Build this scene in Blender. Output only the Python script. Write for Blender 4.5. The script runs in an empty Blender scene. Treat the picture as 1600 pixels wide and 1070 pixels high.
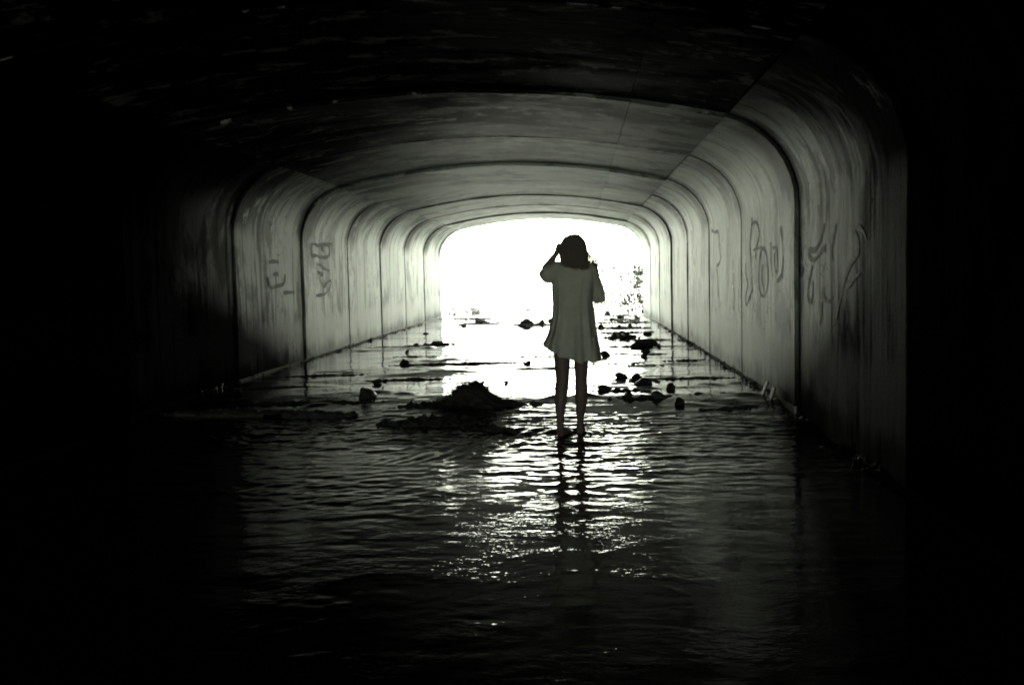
import bpy, bmesh, math, random
import numpy as np
from mathutils import Vector, Matrix, noise

random.seed(11)
rng = np.random.default_rng(7)
SC = bpy.context.scene
COL = SC.collection
rad = math.radians

# ------------------------------------------------------------------ camera
cam_d = bpy.data.cameras.new('camera')
cam = bpy.data.objects.new('camera', cam_d)
COL.objects.link(cam)
FPX = 1579.0
cam_d.sensor_width = 36.0
cam_d.lens = 36.0 * FPX / 1600.0
cam_d.clip_end = 3000
_v = Vector((105, 108, -FPX)).normalized()          # tunnel axis seen in camera space
_u = Vector((-math.sin(rad(.9)), math.cos(rad(.9)), 0))
_u = (_u - _v * _u.dot(_v)).normalized()
_r = _v.cross(_u)
_M = Matrix((_r, _v, _u)).to_4x4()
_M.translation = (0, 0, 1.33)
cam.matrix_world = _M
SC.camera = cam

# ------------------------------------------------------------------ sky, sun, exposure
SUN_EL, SUN_ROT = rad(46), rad(196)
w = bpy.data.worlds.new('World')
SC.world = w
w.use_nodes = True
nt = w.node_tree
bg = nt.nodes['Background']
sky = nt.nodes.new('ShaderNodeTexSky')
sky.sky_type = 'NISHITA'
sky.sun_disc = False
sky.sun_elevation = SUN_EL
sky.sun_rotation = SUN_ROT
hs = nt.nodes.new('ShaderNodeHueSaturation')
hs.inputs['Saturation'].default_value = 0.08
nt.links.new(sky.outputs[0], hs.inputs['Color'])
nt.links.new(hs.outputs[0], bg.inputs[0])
bg.inputs[1].default_value = 0.05
sun_d = bpy.data.lights.new('sun', 'SUN')
sun_d.energy = 5.0
sun_d.angle = rad(.53)
sun_d.color = (1.0, .995, .945)
sun = bpy.data.objects.new('sun', sun_d)
COL.objects.link(sun)
sdir = Vector((math.sin(SUN_ROT) * math.cos(SUN_EL), math.cos(SUN_ROT) * math.cos(SUN_EL), math.sin(SUN_EL)))
sun.rotation_euler = sdir.to_track_quat('Z', 'Y').to_euler()
sun.location = (0, 20, 40)
SC.view_settings.view_transform = 'Standard'
SC.view_settings.look = 'None'
SC.view_settings.gamma = 1
SC.view_settings.use_curve_mapping = False
SC.view_settings.exposure = 5.25
SC.cycles.use_denoising = True
SC.cycles.filter_width = 2.0
SC.cycles.use_guiding = True
SC.cycles.guiding_training_samples = 0
SC.cycles.use_adaptive_sampling = False
SC.cycles.max_bounces = 10
SC.cycles.diffuse_bounces = 6
SC.cycles.glossy_bounces = 5
SC.cycles.sample_clamp_indirect = .25

# ------------------------------------------------------------------ layout constants
XC = -1.13            # tunnel centre line
HW = 3.03             # half width between walls
YB, YF = -21, 30      # rear and front mouths
SEG = 3.0
FAR, NEAR = .09, 0.0  # water levels above / below the riffle

# ------------------------------------------------------------------ helpers
def obj(name, me, mat=None, parent=None, loc=None):
    if isinstance(me, bmesh.types.BMesh):
        m = bpy.data.meshes.new(name)
        me.to_mesh(m); me.free(); me = m
    if mat is not None and not me.materials:
        me.materials.append(mat)
    o = bpy.data.objects.new(name, me)
    COL.objects.link(o)
    if parent is not None: o.parent = parent
    if loc is not None: o.location = loc
    return o

def empty(name, loc=(0, 0, 0)):
    o = bpy.data.objects.new(name, None)
    o.empty_display_size = .1
    COL.objects.link(o); o.location = loc
    return o

def tag(o, label, cat, group=None):
    o['label'] = label; o['category'] = cat
    if group: o['group'] = group
    return o

def struct(o):
    o['kind'] = 'structure'; return o

def smooth(me, on=True):
    me.polygons.foreach_set('use_smooth', [on] * len(me.polygons)); return me

def sstep(a, b, x):
    t = np.clip((x - a) / (b - a), 0, 1)
    return t * t * (3 - 2 * t)

def grid_mesh(name, xs, ys, zfun):
    X, Y = np.meshgrid(xs, ys)
    Z = zfun(X, Y)
    V = np.stack([X, Y, Z], -1).reshape(-1, 3)
    nx, ny = len(xs), len(ys)
    i = (np.arange(ny - 1)[:, None] * nx + np.arange(nx - 1)[None]).reshape(-1)
    Fc = np.stack([i, i + 1, i + nx + 1, i + nx], 1)
    me = bpy.data.meshes.new(name)
    me.vertices.add(len(V)); me.vertices.foreach_set('co', V.astype(np.float32).ravel())
    me.loops.add(Fc.size); me.loops.foreach_set('vertex_index', Fc.ravel().astype(np.int32))
    me.polygons.add(len(Fc)); me.polygons.foreach_set('loop_start', (np.arange(len(Fc)) * 4).astype(np.int32))
    me.update(calc_edges=True); me.validate()
    return smooth(me)

def tube(bm, pts, radii, n=10, flat=None, cap=True):
    """closed lofted tube through pts; radii number or (a, b) per point"""
    P = [Vector(p) for p in pts]
    rings = []
    side = None
    for i, p in enumerate(P):
        t = (P[min(i + 1, len(P) - 1)] - P[max(i - 1, 0)]).normalized()
        if side is None:
            ref = Vector((1, 0, 0)) if abs(t.x) < .9 else Vector((0, 1, 0))
            side = (ref - t * ref.dot(t)).normalized()
        else:
            side = (side - t * side.dot(t)).normalized()
        up = t.cross(side)
        r = radii[i] if not isinstance(radii, (int, float)) else radii
        a, b = r if isinstance(r, tuple) else (r, r)
        rings.append([bm.verts.new(p + side * (a * math.cos(2 * math.pi * k / n)) + up * (b * math.sin(2 * math.pi * k / n))) for k in range(n)])
    for A, B in zip(rings, rings[1:]):
        for k in range(n):
            bm.faces.new((A[k], A[(k + 1) % n], B[(k + 1) % n], B[k]))
    if cap:
        for R, s in ((rings[0], -1), (rings[-1], 1)):
            bm.faces.new(R if s > 0 else R[::-1])
    return rings

def ball(bm, c, r, sub=2):
    ret = bmesh.ops.create_icosphere(bm, subdivisions=sub, radius=1)
    for v in ret['verts']:
        v.co = Vector((c[0] + v.co.x * r[0], c[1] + v.co.y * r[1], c[2] + v.co.z * r[2]))

def fused(name, bm, voxel, smooth_n, parent, mat):
    """union of the closed shells in bm as one continuous skin"""
    bmesh.ops.recalc_face_normals(bm, faces=bm.faces)
    o = obj(name, bm, mat)
    m = o.modifiers.new('r', 'REMESH'); m.mode = 'VOXEL'; m.voxel_size = voxel; m.adaptivity = 0
    s = o.modifiers.new('s', 'SMOOTH'); s.factor = .5; s.iterations = smooth_n
    dg = bpy.context.evaluated_depsgraph_get()
    me = bpy.data.meshes.new_from_object(o.evaluated_get(dg))
    o.modifiers.clear()
    old = o.data; o.data = me; bpy.data.meshes.remove(old)
    me.name = name
    if not me.materials: me.materials.append(mat)
    smooth(me)
    o.parent = parent
    return o

# ------------------------------------------------------------------ materials
def mat(name, color=(.5, .5, .5), rough=.7, spec=.5, ior=1.45):
    m = bpy.data.materials.new(name); m.use_nodes = True
    b = m.node_tree.nodes['Principled BSDF']
    b.inputs['Base Color'].default_value = (*color, 1)
    b.inputs['Roughness'].default_value = rough
    b.inputs['Specular IOR Level'].default_value = spec
    b.inputs['IOR'].default_value = ior
    return m, m.node_tree, b

class NT:
    def __init__(s, t): s.t = t
    def n(s, ty, **kw):
        nd = s.t.nodes.new(ty)
        for k, v in kw.items():
            if k in nd.inputs: 
                if hasattr(v, 'is_linked') or isinstance(v, bpy.types.NodeSocket): s.t.links.new(v, nd.inputs[k])
                else: nd.inputs[k].default_value = v
            else: setattr(nd, k, v)
        return nd
    def math(s, op, a, b=None, c=None, clamp=False):
        nd = s.t.nodes.new('ShaderNodeMath'); nd.operation = op; nd.use_clamp = clamp
        for i, v in enumerate((a, b, c)):
            if v is None: continue
            if isinstance(v, bpy.types.NodeSocket): s.t.links.new(v, nd.inputs[i])
            else: nd.inputs[i].default_value = v
        return nd.outputs[0]
    def rng(s, v, a, b, c=0., d=1.):
        nd = s.t.nodes.new('ShaderNodeMapRange'); nd.interpolation_type = 'SMOOTHSTEP'
        s.t.links.new(v, nd.inputs[0])
        for i, x in enumerate((a, b, c, d)): nd.inputs[i + 1].default_value = x
        return nd.outputs[0]
    def noise(s, vec, scale, detail=4, rough=.55, dist=0.):
        nd = s.t.nodes.new('ShaderNodeTexNoise')
        s.t.links.new(vec, nd.inputs['Vector'])
        nd.inputs['Scale'].default_value = scale; nd.inputs['Detail'].default_value = detail
        nd.inputs['Roughness'].default_value = rough; nd.inputs['Distortion'].default_value = dist
        return nd.outputs['Fac']
    def scaled(s, vec, sc, off=(0, 0, 0)):
        nd = s.t.nodes.new('ShaderNodeMapping')
        s.t.links.new(vec, nd.inputs[0]); nd.inputs['Scale'].default_value = sc; nd.inputs['Location'].default_value = off
        return nd.outputs[0]
    def mix(s, f, a, b):
        nd = s.t.nodes.new('ShaderNodeMix'); nd.data_type = 'RGBA'
        for i, v in ((0, f), (6, a), (7, b)):
            if isinstance(v, bpy.types.NodeSocket): s.t.links.new(v, nd.inputs[i])
            else: nd.inputs[i].default_value = v if i == 0 else (*v, 1)
        return nd.outputs[2]
    def bump(s, h, strength, dist):
        nd = s.t.nodes.new('ShaderNodeBump')
        s.t.links.new(h, nd.inputs['Height']); nd.inputs['Strength'].default_value = strength; nd.inputs['Distance'].default_value = dist
        return nd.outputs[0]

def concrete(name, crown):
    m, t, b = mat(name, rough=.66, spec=0.0)
    g = NT(t)
    pos = g.n('ShaderNodeNewGeometry').outputs['Position']
    sep = g.n('ShaderNodeSeparateXYZ'); t.links.new(pos, sep.inputs[0])
    X, Y, Z = sep.outputs
    oi = g.n('ShaderNodeObjectInfo'); rnd = oi.outputs['Random']
    ring_shade = g.n('ShaderNodeSeparateColor'); t.links.new(oi.outputs['Color'], ring_shade.inputs[0])
    big = g.noise(pos, .9, 5, .6)
    fine = g.noise(pos, 14, 6, .65)
    base = g.mix(g.rng(big, .3, .7), (.242, .295, .25), (.375, .45, .385))
    base = g.mix(g.math('MULTIPLY', fine, .5), base, (.395, .45, .392))
    # hairline cracks
    vo = g.n('ShaderNodeTexVoronoi'); vo.feature = 'DISTANCE_TO_EDGE'; vo.inputs['Scale'].default_value = .9
    wp = g.n('ShaderNodeVectorMath'); wp.operation = 'ADD'
    ns = g.n('ShaderNodeTexNoise'); t.links.new(pos, ns.inputs['Vector']); ns.inputs['Scale'].default_value = 2.5; ns.inputs['Detail'].default_value = 5
    t.links.new(g.scaled(pos, (1, 1.6, .7)), wp.inputs[0]); t.links.new(ns.outputs['Color'], wp.inputs[1]); t.links.new(wp.outputs[0], vo.inputs['Vector'])
    crack = g.math('MULTIPLY', g.rng(vo.outputs['Distance'], .012, .004), g.rng(big, .48, .56))
    base = g.mix(g.math('MULTIPLY', crack, .8), base, (.04, .042, .038))
    # darkness of the near end painted in, easing off towards the daylight, ragged edge
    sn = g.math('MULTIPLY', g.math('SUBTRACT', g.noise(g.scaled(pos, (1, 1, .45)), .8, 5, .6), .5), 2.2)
    darkY = g.math('ADD', Y, sn)
    darkY = g.math('ADD', darkY, g.rng(X, -4.2, 1.2, -6.5 if crown else -3.6, 0))
    if not crown: darkY = g.math('SUBTRACT', darkY, g.math('MULTIPLY', g.rng(Z, 1.45, -.05, 0, 1.0), g.rng(X, -4.1, 1.9, 3.9, 2.8)))  # shade painted in low on the walls, more on the left
    if not crown: darkY = g.math('SUBTRACT', darkY, g.rng(Z, 2.1, 2.68, 0, 1.5))  # shade painted in up at the haunch
    painted_dark = g.rng(darkY, 6.1, 10.5, .03, 1.0) if not crown else g.rng(darkY, 6.2, 12.6, .04, 1.0)
    shade = g.math('MULTIPLY', ring_shade.outputs[0], painted_dark)
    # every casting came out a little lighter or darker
    tone = g.math('MULTIPLY', g.rng(rnd, 0, 1, .90 if not crown else .62, 1.08 if not crown else 1.25), shade)
    if not crown:
        # rain-like runs down the wall
        st = g.noise(g.scaled(pos, (1, 3.6, .34)), 1.5, 7, .66, .9)
        base = g.mix(g.math('MULTIPLY', g.rng(st, .47, .62), .8), base, (.05, .058, .05))
        st2 = g.noise(g.scaled(pos, (1, 11, .55), (3, 1, 7)), 1.3, 5, .65, 1.2)
        base = g.mix(g.math('MULTIPLY', g.rng(st2, .56, .76), .4), base, (.08, .085, .075))
        # broad damp blotches
        bl = g.noise(g.scaled(pos, (1, 1.3, .8), (2, 8, 5)), 1.1, 8, .68, .3)
        base = g.mix(g.math('MULTIPLY', g.rng(bl, .50, .60), .72), base, (.06, .069, .06))
        # seepage spots under the haunch near the joints
        fr = g.math('FRACT', g.math('DIVIDE', g.math('ADD', Y, 45.0), SEG))
        near = g.math('MAXIMUM', g.rng(fr, .42, .10), g.rng(fr, .86, .97))
        hz = g.math('MULTIPLY', g.rng(Z, 1.75, 2.1), g.rng(Z, 2.85, 2.5))
        sp = g.noise(g.scaled(pos, (1, 1.6, 1.1), (9, 4, 2)), 1.7, 7, .68)
        msk = g.math('MULTIPLY', g.math('MULTIPLY', near, hz), g.rng(sp, .36, .46))
        base = g.mix(g.math('MULTIPLY', msk, .9), base, (.018, .018, .016))
        # paler band with a ragged edge along the foot of the wall
        edge = g.math('ADD', Z, g.math('MULTIPLY', g.math('SUBTRACT', g.noise(g.scaled(pos, (1, 1.5, .4)), 2.2, 4), .5), .35))
        silt = g.math('MULTIPLY', g.rng(edge, .82, .6), g.rng(edge, .2, .5))  # mask of the paler band at the wall foot
        base = g.mix(g.math('MULTIPLY', silt, .55), base, (.37, .385, .35))
        wet = g.rng(edge, .36, .16)
        base = g.mix(g.math('MULTIPLY', wet, .65), base, (.06, .064, .056))
    else:
        so = g.noise(g.scaled(pos, (.6, 1.1, 1)), 1.2, 7, .7, .5)
        base = g.mix(g.math('MULTIPLY', g.rng(so, .44, .58), .85), base, (.05, .052, .046))
        # lime bloom
        li = g.noise(g.scaled(pos, (1.3, 2.2, 1), (5, 2, 0)), 1.7, 9, .72, .3)
        base = g.mix(g.math('MULTIPLY', g.rng(li, .54, .59), .9), base, (.46, .475, .43))
        base = g.mix(.15, base, (.07, .072, .064))
    mul = g.n('ShaderNodeVectorMath'); mul.operation = 'SCALE'
    t.links.new(base, mul.inputs[0]); t.links.new(tone, mul.inputs['Scale'])
    fin = mul.outputs[0]
    if crown:                                              # young lime crust, left out of the painted darkness
        fin = g.mix(g.math('MULTIPLY', g.rng(li, .555, .60), .55), fin, (.30, .32, .285))
    t.links.new(fin, b.inputs['Base Color'])
    bw = g.n('ShaderNodeRGBToBW'); t.links.new(base, bw.inputs[0])
    clean = g.rng(bw.outputs[0], .05, .40, .06, 1.45)      # stained, crumbly concrete is dull; clean faces keep a sheen
    t.links.new(g.math('MULTIPLY', g.math('MULTIPLY', g.math('POWER', shade, 1.6), clean), .80 if not crown else .75), b.inputs['Specular IOR Level'])

    h = g.math('ADD', g.math('MULTIPLY', fine, .4), g.math('MULTIPLY', g.noise(pos, 55, 4, .6), .35))
    h = g.math('ADD', h, g.math('MULTIPLY', g.noise(g.scaled(pos, (1, 9, .6)), 1.4, 3), .9))
    t.links.new(g.bump(h, .35, .012), b.inputs['Normal'])
    return m

M = {}
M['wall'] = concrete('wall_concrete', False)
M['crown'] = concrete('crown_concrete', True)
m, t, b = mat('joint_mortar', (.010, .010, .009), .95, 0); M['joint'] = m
m, t, b = mat('paint_faded', (.05, .053, .047), .66, .04); g = NT(t)
pos = g.n('ShaderNodeNewGeometry').outputs['Position']
nz = g.noise(pos, 22, 5, .65)
t.links.new(g.mix(g.rng(nz, .35, .7), (.035, .039, .034), (.13, .147, .126)), b.inputs['Base Color']); M['paint'] = m
m, t, b = mat('tar', (.02, .02, .018), .6, .1); M['tar'] = m
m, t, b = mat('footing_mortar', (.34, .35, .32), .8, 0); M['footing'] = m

# muddy stream water, dark where one looks down into it
m, t, b = mat('stream_water', (.006, .0063, .005), .02, .5, 1.27); g = NT(t)
pos = g.n('ShaderNodeNewGeometry').outputs['Position']
sp = g.n('ShaderNodeSeparateXYZ'); t.links.new(pos, sp.inputs[0])
n1 = g.noise(g.scaled(pos, (1, 1.7, 1)), 17, 3, .5, .6)
n2 = g.noise(g.scaled(pos, (1, 1.7, 1)), 48, 2, .5)
hh = g.math('ADD', g.math('MULTIPLY', n1, .7), g.math('MULTIPLY', n2, .22))
hh = g.math('MULTIPLY', hh, g.rng(sp.outputs[1], 7.0, 11, 1, .30))
pt = g.noise(g.scaled(pos, (1, 1.5, 1), (3, 7, 0)), 1.5, 3, .55, .8)
hh = g.math('MULTIPLY', hh, g.rng(pt, .42, .60, .25, 1.15))
t.links.new(g.bump(hh, 1.0, .0028), b.inputs['Normal'])
M['water'] = m

def earth(name, c1, c2, scale, rough=.9):
    m, t, b = mat(name, c1, rough, .3); g = NT(t)
    pos = g.n('ShaderNodeNewGeometry').outputs['Position']
    n = g.noise(pos, scale, 6, .65)
    t.links.new(g.mix(g.rng(n, .35, .65), c1, c2), b.inputs['Base Color'])
    t.links.new(g.bump(g.noise(pos, scale * 6, 5, .6), .6, .02), b.inputs['Normal'])
    return m
M['silt'] = earth('wet_silt', (.022, .021, .018), (.05, .047, .04), 18, .55)
M['rock'] = earth('wet_rock', (.025, .025, .022), (.06, .058, .052), 14, .5)
M['rock_dry'] = earth('dry_rock', (.12, .12, .105), (.26, .255, .23), 10, .85)
M['sand'] = earth('dry_bank', (.32, .34, .285), (.47, .495, .43), .8)
M['turf'] = earth('dry_turf', (.12, .125, .08), (.24, .24, .17), .6)
M['bark'] = earth('bark', (.05, .045, .035), (.11, .1, .08), 20)
M['twig'] = earth('wet_twig', (.02, .018, .015), (.045, .04, .033), 30)
def leaf(name, c1, c2):
    m, t, b = mat(name, c1, .6, .3); g = NT(t)
    r = g.n('ShaderNodeNewGeometry').outputs['Random Per Island']
    t.links.new(g.mix(r, c1, c2), b.inputs['Base Color'])
    return m
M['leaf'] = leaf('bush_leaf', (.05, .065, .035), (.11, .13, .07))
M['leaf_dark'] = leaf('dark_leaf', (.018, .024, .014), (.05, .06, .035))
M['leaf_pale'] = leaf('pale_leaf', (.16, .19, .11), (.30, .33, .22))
m, t, b = mat('wood_board', (.03, .028, .024), .7); M['board'] = m

# ------------------------------------------------------------------ tunnel
LIP = .015
PROF_SIDE = [(3.03, -.45), (3.03, .2), (3.03, .8), (3.03, 1.4), (3.03, 1.90), (3.02, 2.03), (2.985, 2.16), (2.93, 2.285), (2.86, 2.39), (2.77, 2.485), (2.66, 2.57), (2.54, 2.635), (2.42, 2.68)]
PROF_CROWN = [(2.42, 2.68), (2.0, 2.765), (1.6, 2.835), (1.2, 2.89), (.8, 2.93), (.4, 2.955), (0, 2.965), (-.4, 2.955), (-.8, 2.93), (-1.2, 2.89), (-1.6, 2.835), (-2.0, 2.765), (-2.42, 2.68)]

def panel_mesh(name, prof, y0, y1, thick=.22, bev=.008, gap=.020, lipd=LIP):
    """precast slab following prof (u,z) from y0 to y1 with chamfered arrises, thickness outwards"""
    P = [Vector((u, 0, z)) for u, z in prof]
    N = []
    for i in range(len(P)):
        tt = (P[min(i + 1, len(P) - 1)] - P[max(i - 1, 0)]).normalized()
        nn = Vector((tt.z, 0, -tt.x))
        mid = Vector((0, 0, 1.2))
        if nn.dot(P[i] - mid) < 0: nn = -nn
        N.append(nn)
    # shorten ends a touch for the seam
    P[0] = P[0] + (P[1] - P[0]).normalized() * .002
    P[-1] = P[-1] + (P[-2] - P[-1]).normalized() * .002
    bm = bmesh.new()
    ny = 8
    cols = [(y0 + gap, thick), (y0 + gap, bev), (y0 + gap + bev, 0)] + [(y0 + (y1 - y0) * k / ny, 0) for k in range(1, ny)] + [(y1 - gap - bev, 0), (y1 - gap, bev), (y1 - gap, thick)]
    rows = []
    for p, n in zip(P, N):
        lip = lambda y, d: d - lipd * (1 - y / y1) ** 3 * (1 + .25 * math.sin(p.x * 5 + p.z * 4))
        rows.append([bm.verts.new((p.x + n.x * lip(y, d), y, p.z + n.z * lip(y, d))) for y, d in cols])
    for A, B in zip(rows, rows[1:]):
        for k in range(len(cols)):
            q = (A[k], A[(k + 1) % len(cols)], B[(k + 1) % len(cols)], B[k])
            bm.faces.new(q)
    bm.faces.new(rows[0][::-1]); bm.faces.new(rows[-1])
    bmesh.ops.recalc_face_normals(bm, faces=bm.faces)
    me = bpy.data.meshes.new(name); bm.to_mesh(me); bm.free()
    smooth(me); me.set_sharp_from_angle(angle=rad(28))
    return me

tunnel = tag(empty('culvert_tunnel', (XC, YB, 0)), 'long concrete culvert tunnel of precast ring segments with rounded corners and graffiti', 'tunnel')
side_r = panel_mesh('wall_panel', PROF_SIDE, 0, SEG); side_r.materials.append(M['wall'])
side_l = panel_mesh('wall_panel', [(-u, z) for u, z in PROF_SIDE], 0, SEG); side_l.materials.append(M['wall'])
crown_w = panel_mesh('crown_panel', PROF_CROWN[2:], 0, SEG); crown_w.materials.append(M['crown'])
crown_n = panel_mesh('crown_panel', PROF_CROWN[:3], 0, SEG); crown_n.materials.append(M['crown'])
# ring by ring tone with light falloff painted in: right wall / left wall / crown
PAINTED_SHADE = {0: (.08, .05, .02), 3: (.09, .05, .03), 6: (1.45, .07, .14), 9: (1.6, .30, .60), 12: (1.6, .72, 1.15), 15: (1.35, 1.15, 1.2), 18: (1.15, 1.05, 1.2), 21: (1.05, .85, 1.1), 24: (1, .65, 1), 27: (.95, .5, 1)}
nseg = int((YF - YB) / SEG)
walls_r, walls_l = {}, {}
for k in range(nseg):
    y = k * SEG
    rj = lambda s: random.uniform(-s, s)
    gr, gl, gc = (PAINTED_SHADE.get(int(y + YB), (1, 1, 1)) if y + YB >= 0 else (.04, .04, .02))
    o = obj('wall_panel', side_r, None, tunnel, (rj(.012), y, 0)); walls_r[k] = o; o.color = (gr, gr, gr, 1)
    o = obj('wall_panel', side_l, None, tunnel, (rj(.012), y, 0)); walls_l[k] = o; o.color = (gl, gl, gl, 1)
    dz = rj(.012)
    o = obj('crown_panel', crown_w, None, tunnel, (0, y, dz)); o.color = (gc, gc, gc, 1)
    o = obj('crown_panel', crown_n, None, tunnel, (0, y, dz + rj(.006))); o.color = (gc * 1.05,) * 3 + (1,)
# outer lining behind the joints
bm = bmesh.new()
full = PROF_SIDE + PROF_CROWN[1:] + [(-u, z) for u, z in PROF_SIDE[::-1]][1:]
rows = []
for u, z in full:
    f = 1.0 + .035
    rows.append([bm.verts.new((u * f, yy, 1.2 + (z - 1.2) * (1.05 if z > 1.2 else 1.0))) for yy in (.02, YF - YB - .02)])
for A, B in zip(rows, rows[1:]):
    bm.faces.new((A[0], A[1], B[1], B[0]))
obj('joint_lining', bm, M['joint'], tunnel)
# footing fillet along both walls
for s in (1, -1):
    for k in range(nseg):
        bm = bmesh.new()
        y0, y1 = k * SEG + .01, (k + 1) * SEG - .01
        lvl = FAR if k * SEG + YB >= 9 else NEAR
        pr = [(s * 3.025, lvl + .03), (s * 3.005, lvl + .018), (s * 3.0, -.3), (s * 3.025, -.3)]
        n = 10
        R = []
        for j in range(n + 1):
            yy = y0 + (y1 - y0) * j / n
            R.append([bm.verts.new((u + s * random.uniform(-.006, .006) * (i == 1), yy, z + random.uniform(-.008, .008) * (i < 2))) for i, (u, z) in enumerate(pr)])
        for A, B in zip(R, R[1:]):
            for i in range(4): bm.faces.new((A[i], A[(i + 1) % 4], B[(i + 1) % 4], B[i]))
        bm.faces.new(R[0]); bm.faces.new(R[-1])
        bmesh.ops.recalc_face_normals(bm, faces=bm.faces)
        obj('footing', bm, M['footing'] if k * SEG + YB >= (9 if s > 0 else 12) else M['joint'], tunnel)  # near lengths take the dark joint colour, shade painted in
# floor slab under the water
bm = bmesh.new()
bmesh.ops.create_cube(bm, size=1)
for v in bm.verts:
    v.co = Vector((v.co.x * 5.9, (v.co.y + .5) * (YF - YB), v.co.z * .2 - .45))
obj('floor_slab', bm, M['wall'], tunnel)
# portal head walls, opening cut to the tunnel section
for y0, y1 in ((-.45, -.005), (YF - YB + .005, YF - YB + .45)):
    bm = bmesh.new()
    inner = PROF_SIDE + PROF_CROWN[1:] + [(-u, z) for u, z in PROF_SIDE[::-1]][1:]
    outer = []
    for u, z in inner:
        if abs(u) > 2.9 and z < 2.0: outer.append((math.copysign(7.5, u), z))
        else: outer.append((u / 3.03 * 7.5, 4.7 if z > 2.3 else 2.0 + (z - 2.0) * 6))
    R = []
    for (u, z), (U, Zz) in zip(inner, outer):
        R.append([bm.verts.new(c) for c in ((u, y0, z), (u, y1, z), (U, y1, Zz), (U, y0, Zz))])
    for A, B in zip(R, R[1:]):
        for i in range(4): bm.faces.new((A[i], A[(i + 1) % 4], B[(i + 1) % 4], B[i]))
    bm.faces.new(R[0]); bm.faces.new(R[-1])
    bmesh.ops.recalc_face_normals(bm, faces=bm.faces)
    obj('head_wall', bm, M['wall'], tunnel)

# ------------------------------------------------------------------ graffiti on the wall panels (sub-parts)
def ribbon(pts, width, x, s):
    """flat painted stroke on the wall plane x; s = direction into the tunnel"""
    P = []
    for a, b_ in zip(pts, pts[1:]):
        n = max(2, int(math.hypot(b_[0] - a[0], b_[1] - a[1]) / .05))
        P += [(a[0] + (b_[0] - a[0]) * i / n, a[1] + (b_[1] - a[1]) * i / n) for i in range(n)]
    P.append(pts[-1])
    for _ in range(3):
        P = [P[0]] + [((P[i - 1][0] + 2 * P[i][0] + P[i + 1][0]) / 4, (P[i - 1][1] + 2 * P[i][1] + P[i + 1][1]) / 4) for i in range(1, len(P) - 1)] + [P[-1]]
    bm = bmesh.new(); R = []
    for i, p in enumerate(P):
        a, c = P[max(i - 1, 0)], P[min(i + 1, len(P) - 1)]
        d = Vector((c[0] - a[0], c[1] - a[1], 0)).normalized()
        wd = width * (.65 + .7 * noise.noise(Vector((p[0] * 5, p[1] * 5, 3)))) * .5
        wd = max(wd, width * .2)
        q = (-d.y * wd, d.x * wd)
        off = .0035 + 1.25 * LIP * (1 - min(max(p[0], 0), SEG) / SEG) ** 3
        R.append([bm.verts.new((x + s * off, p[0] + q[0], p[1] + q[1])), bm.verts.new((x + s * off, p[0] - q[0], p[1] - q[1]))])
    for A, B in zip(R, R[1:]): bm.faces.new((A[0], A[1], B[1], B[0]))
    return bm

G_R = [
    [(11.28,1.90),(11.32,1.74),(11.44,1.61),(11.33,1.41),(11.29,1.26),(11.26,1.11)],
    [(11.28,1.82),(11.02,1.85),(10.84,1.77),(10.78,1.68),(10.95,1.59),(11.10,1.55),(11.03,1.45)],
    [(11.17,1.54),(10.84,1.56),(10.50,1.54),(10.37,1.46),(10.31,1.31),(10.34,1.16),(10.51,1.05),(10.75,1.06),(10.87,1.16),(10.88,1.31),(10.81,1.43),(10.74,1.52)],
    [(10.60,1.38),(10.71,1.28),(10.68,1.20),(10.54,1.15),(10.58,1.09)],
    [(10.15,1.60),(10.18,1.47),(10.15,1.35),(10.06,1.26)],
    [(10.05,1.53),(9.90,1.56),(9.81,1.51),(9.79,1.37),(9.85,1.26),(9.94,1.31),(10.00,1.41),(9.96,1.49)],
    [(9.85,1.21),(9.59,1.27),(9.54,1.35),(9.51,1.48),(9.64,1.73)],
    [(11.69,1.40),(11.78,1.31),(11.61,1.23),(11.53,1.17),(11.74,1.03),(11.70,0.89),(11.46,1.03),(11.22,1.12)],
    [(8.90,1.60),(8.92,1.51),(8.87,1.43)],
    [(8.06,1.68),(8.10,1.60),(8.22,1.54),(8.38,1.46),(8.56,1.50),(8.64,1.45),(8.56,1.42),(8.43,1.38),(8.22,1.45),(8.00,1.51),(8.06,1.46)],
    [(8.97,1.35),(8.83,1.36),(8.78,1.30),(8.92,1.25),(8.97,1.33)],
    [(8.47,1.36),(8.56,1.24),(8.65,1.16),(8.65,1.06),(8.53,1.03),(8.43,1.09),(8.45,1.23)],
    [(7.69,1.66),(7.76,1.56),(7.87,1.45),(7.80,1.39)],
    [(7.26,1.59),(7.15,1.62),(7.01,1.60),(6.90,1.55),(6.88,1.51)],
    [(7.18,1.58),(7.07,1.53),(7.04,1.43),(7.29,1.36),(7.42,1.29),(7.48,1.18),(7.62,1.05),(7.70,0.95)],
    [(7.04,1.29),(7.29,1.23),(7.41,1.19)],
    [(8.06,1.18),(8.10,1.10),(7.98,1.06),(7.89,1.08)],
    [(8.14,1.07),(8.16,0.92),(8.22,0.88)],
    [(14.73,1.91),(14.40,1.86),(14.04,1.87),(13.94,1.80),(13.90,1.58),(13.75,1.50),(13.96,1.42),(14.27,1.39),(14.12,1.28),(14.08,0.97)],
]
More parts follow.
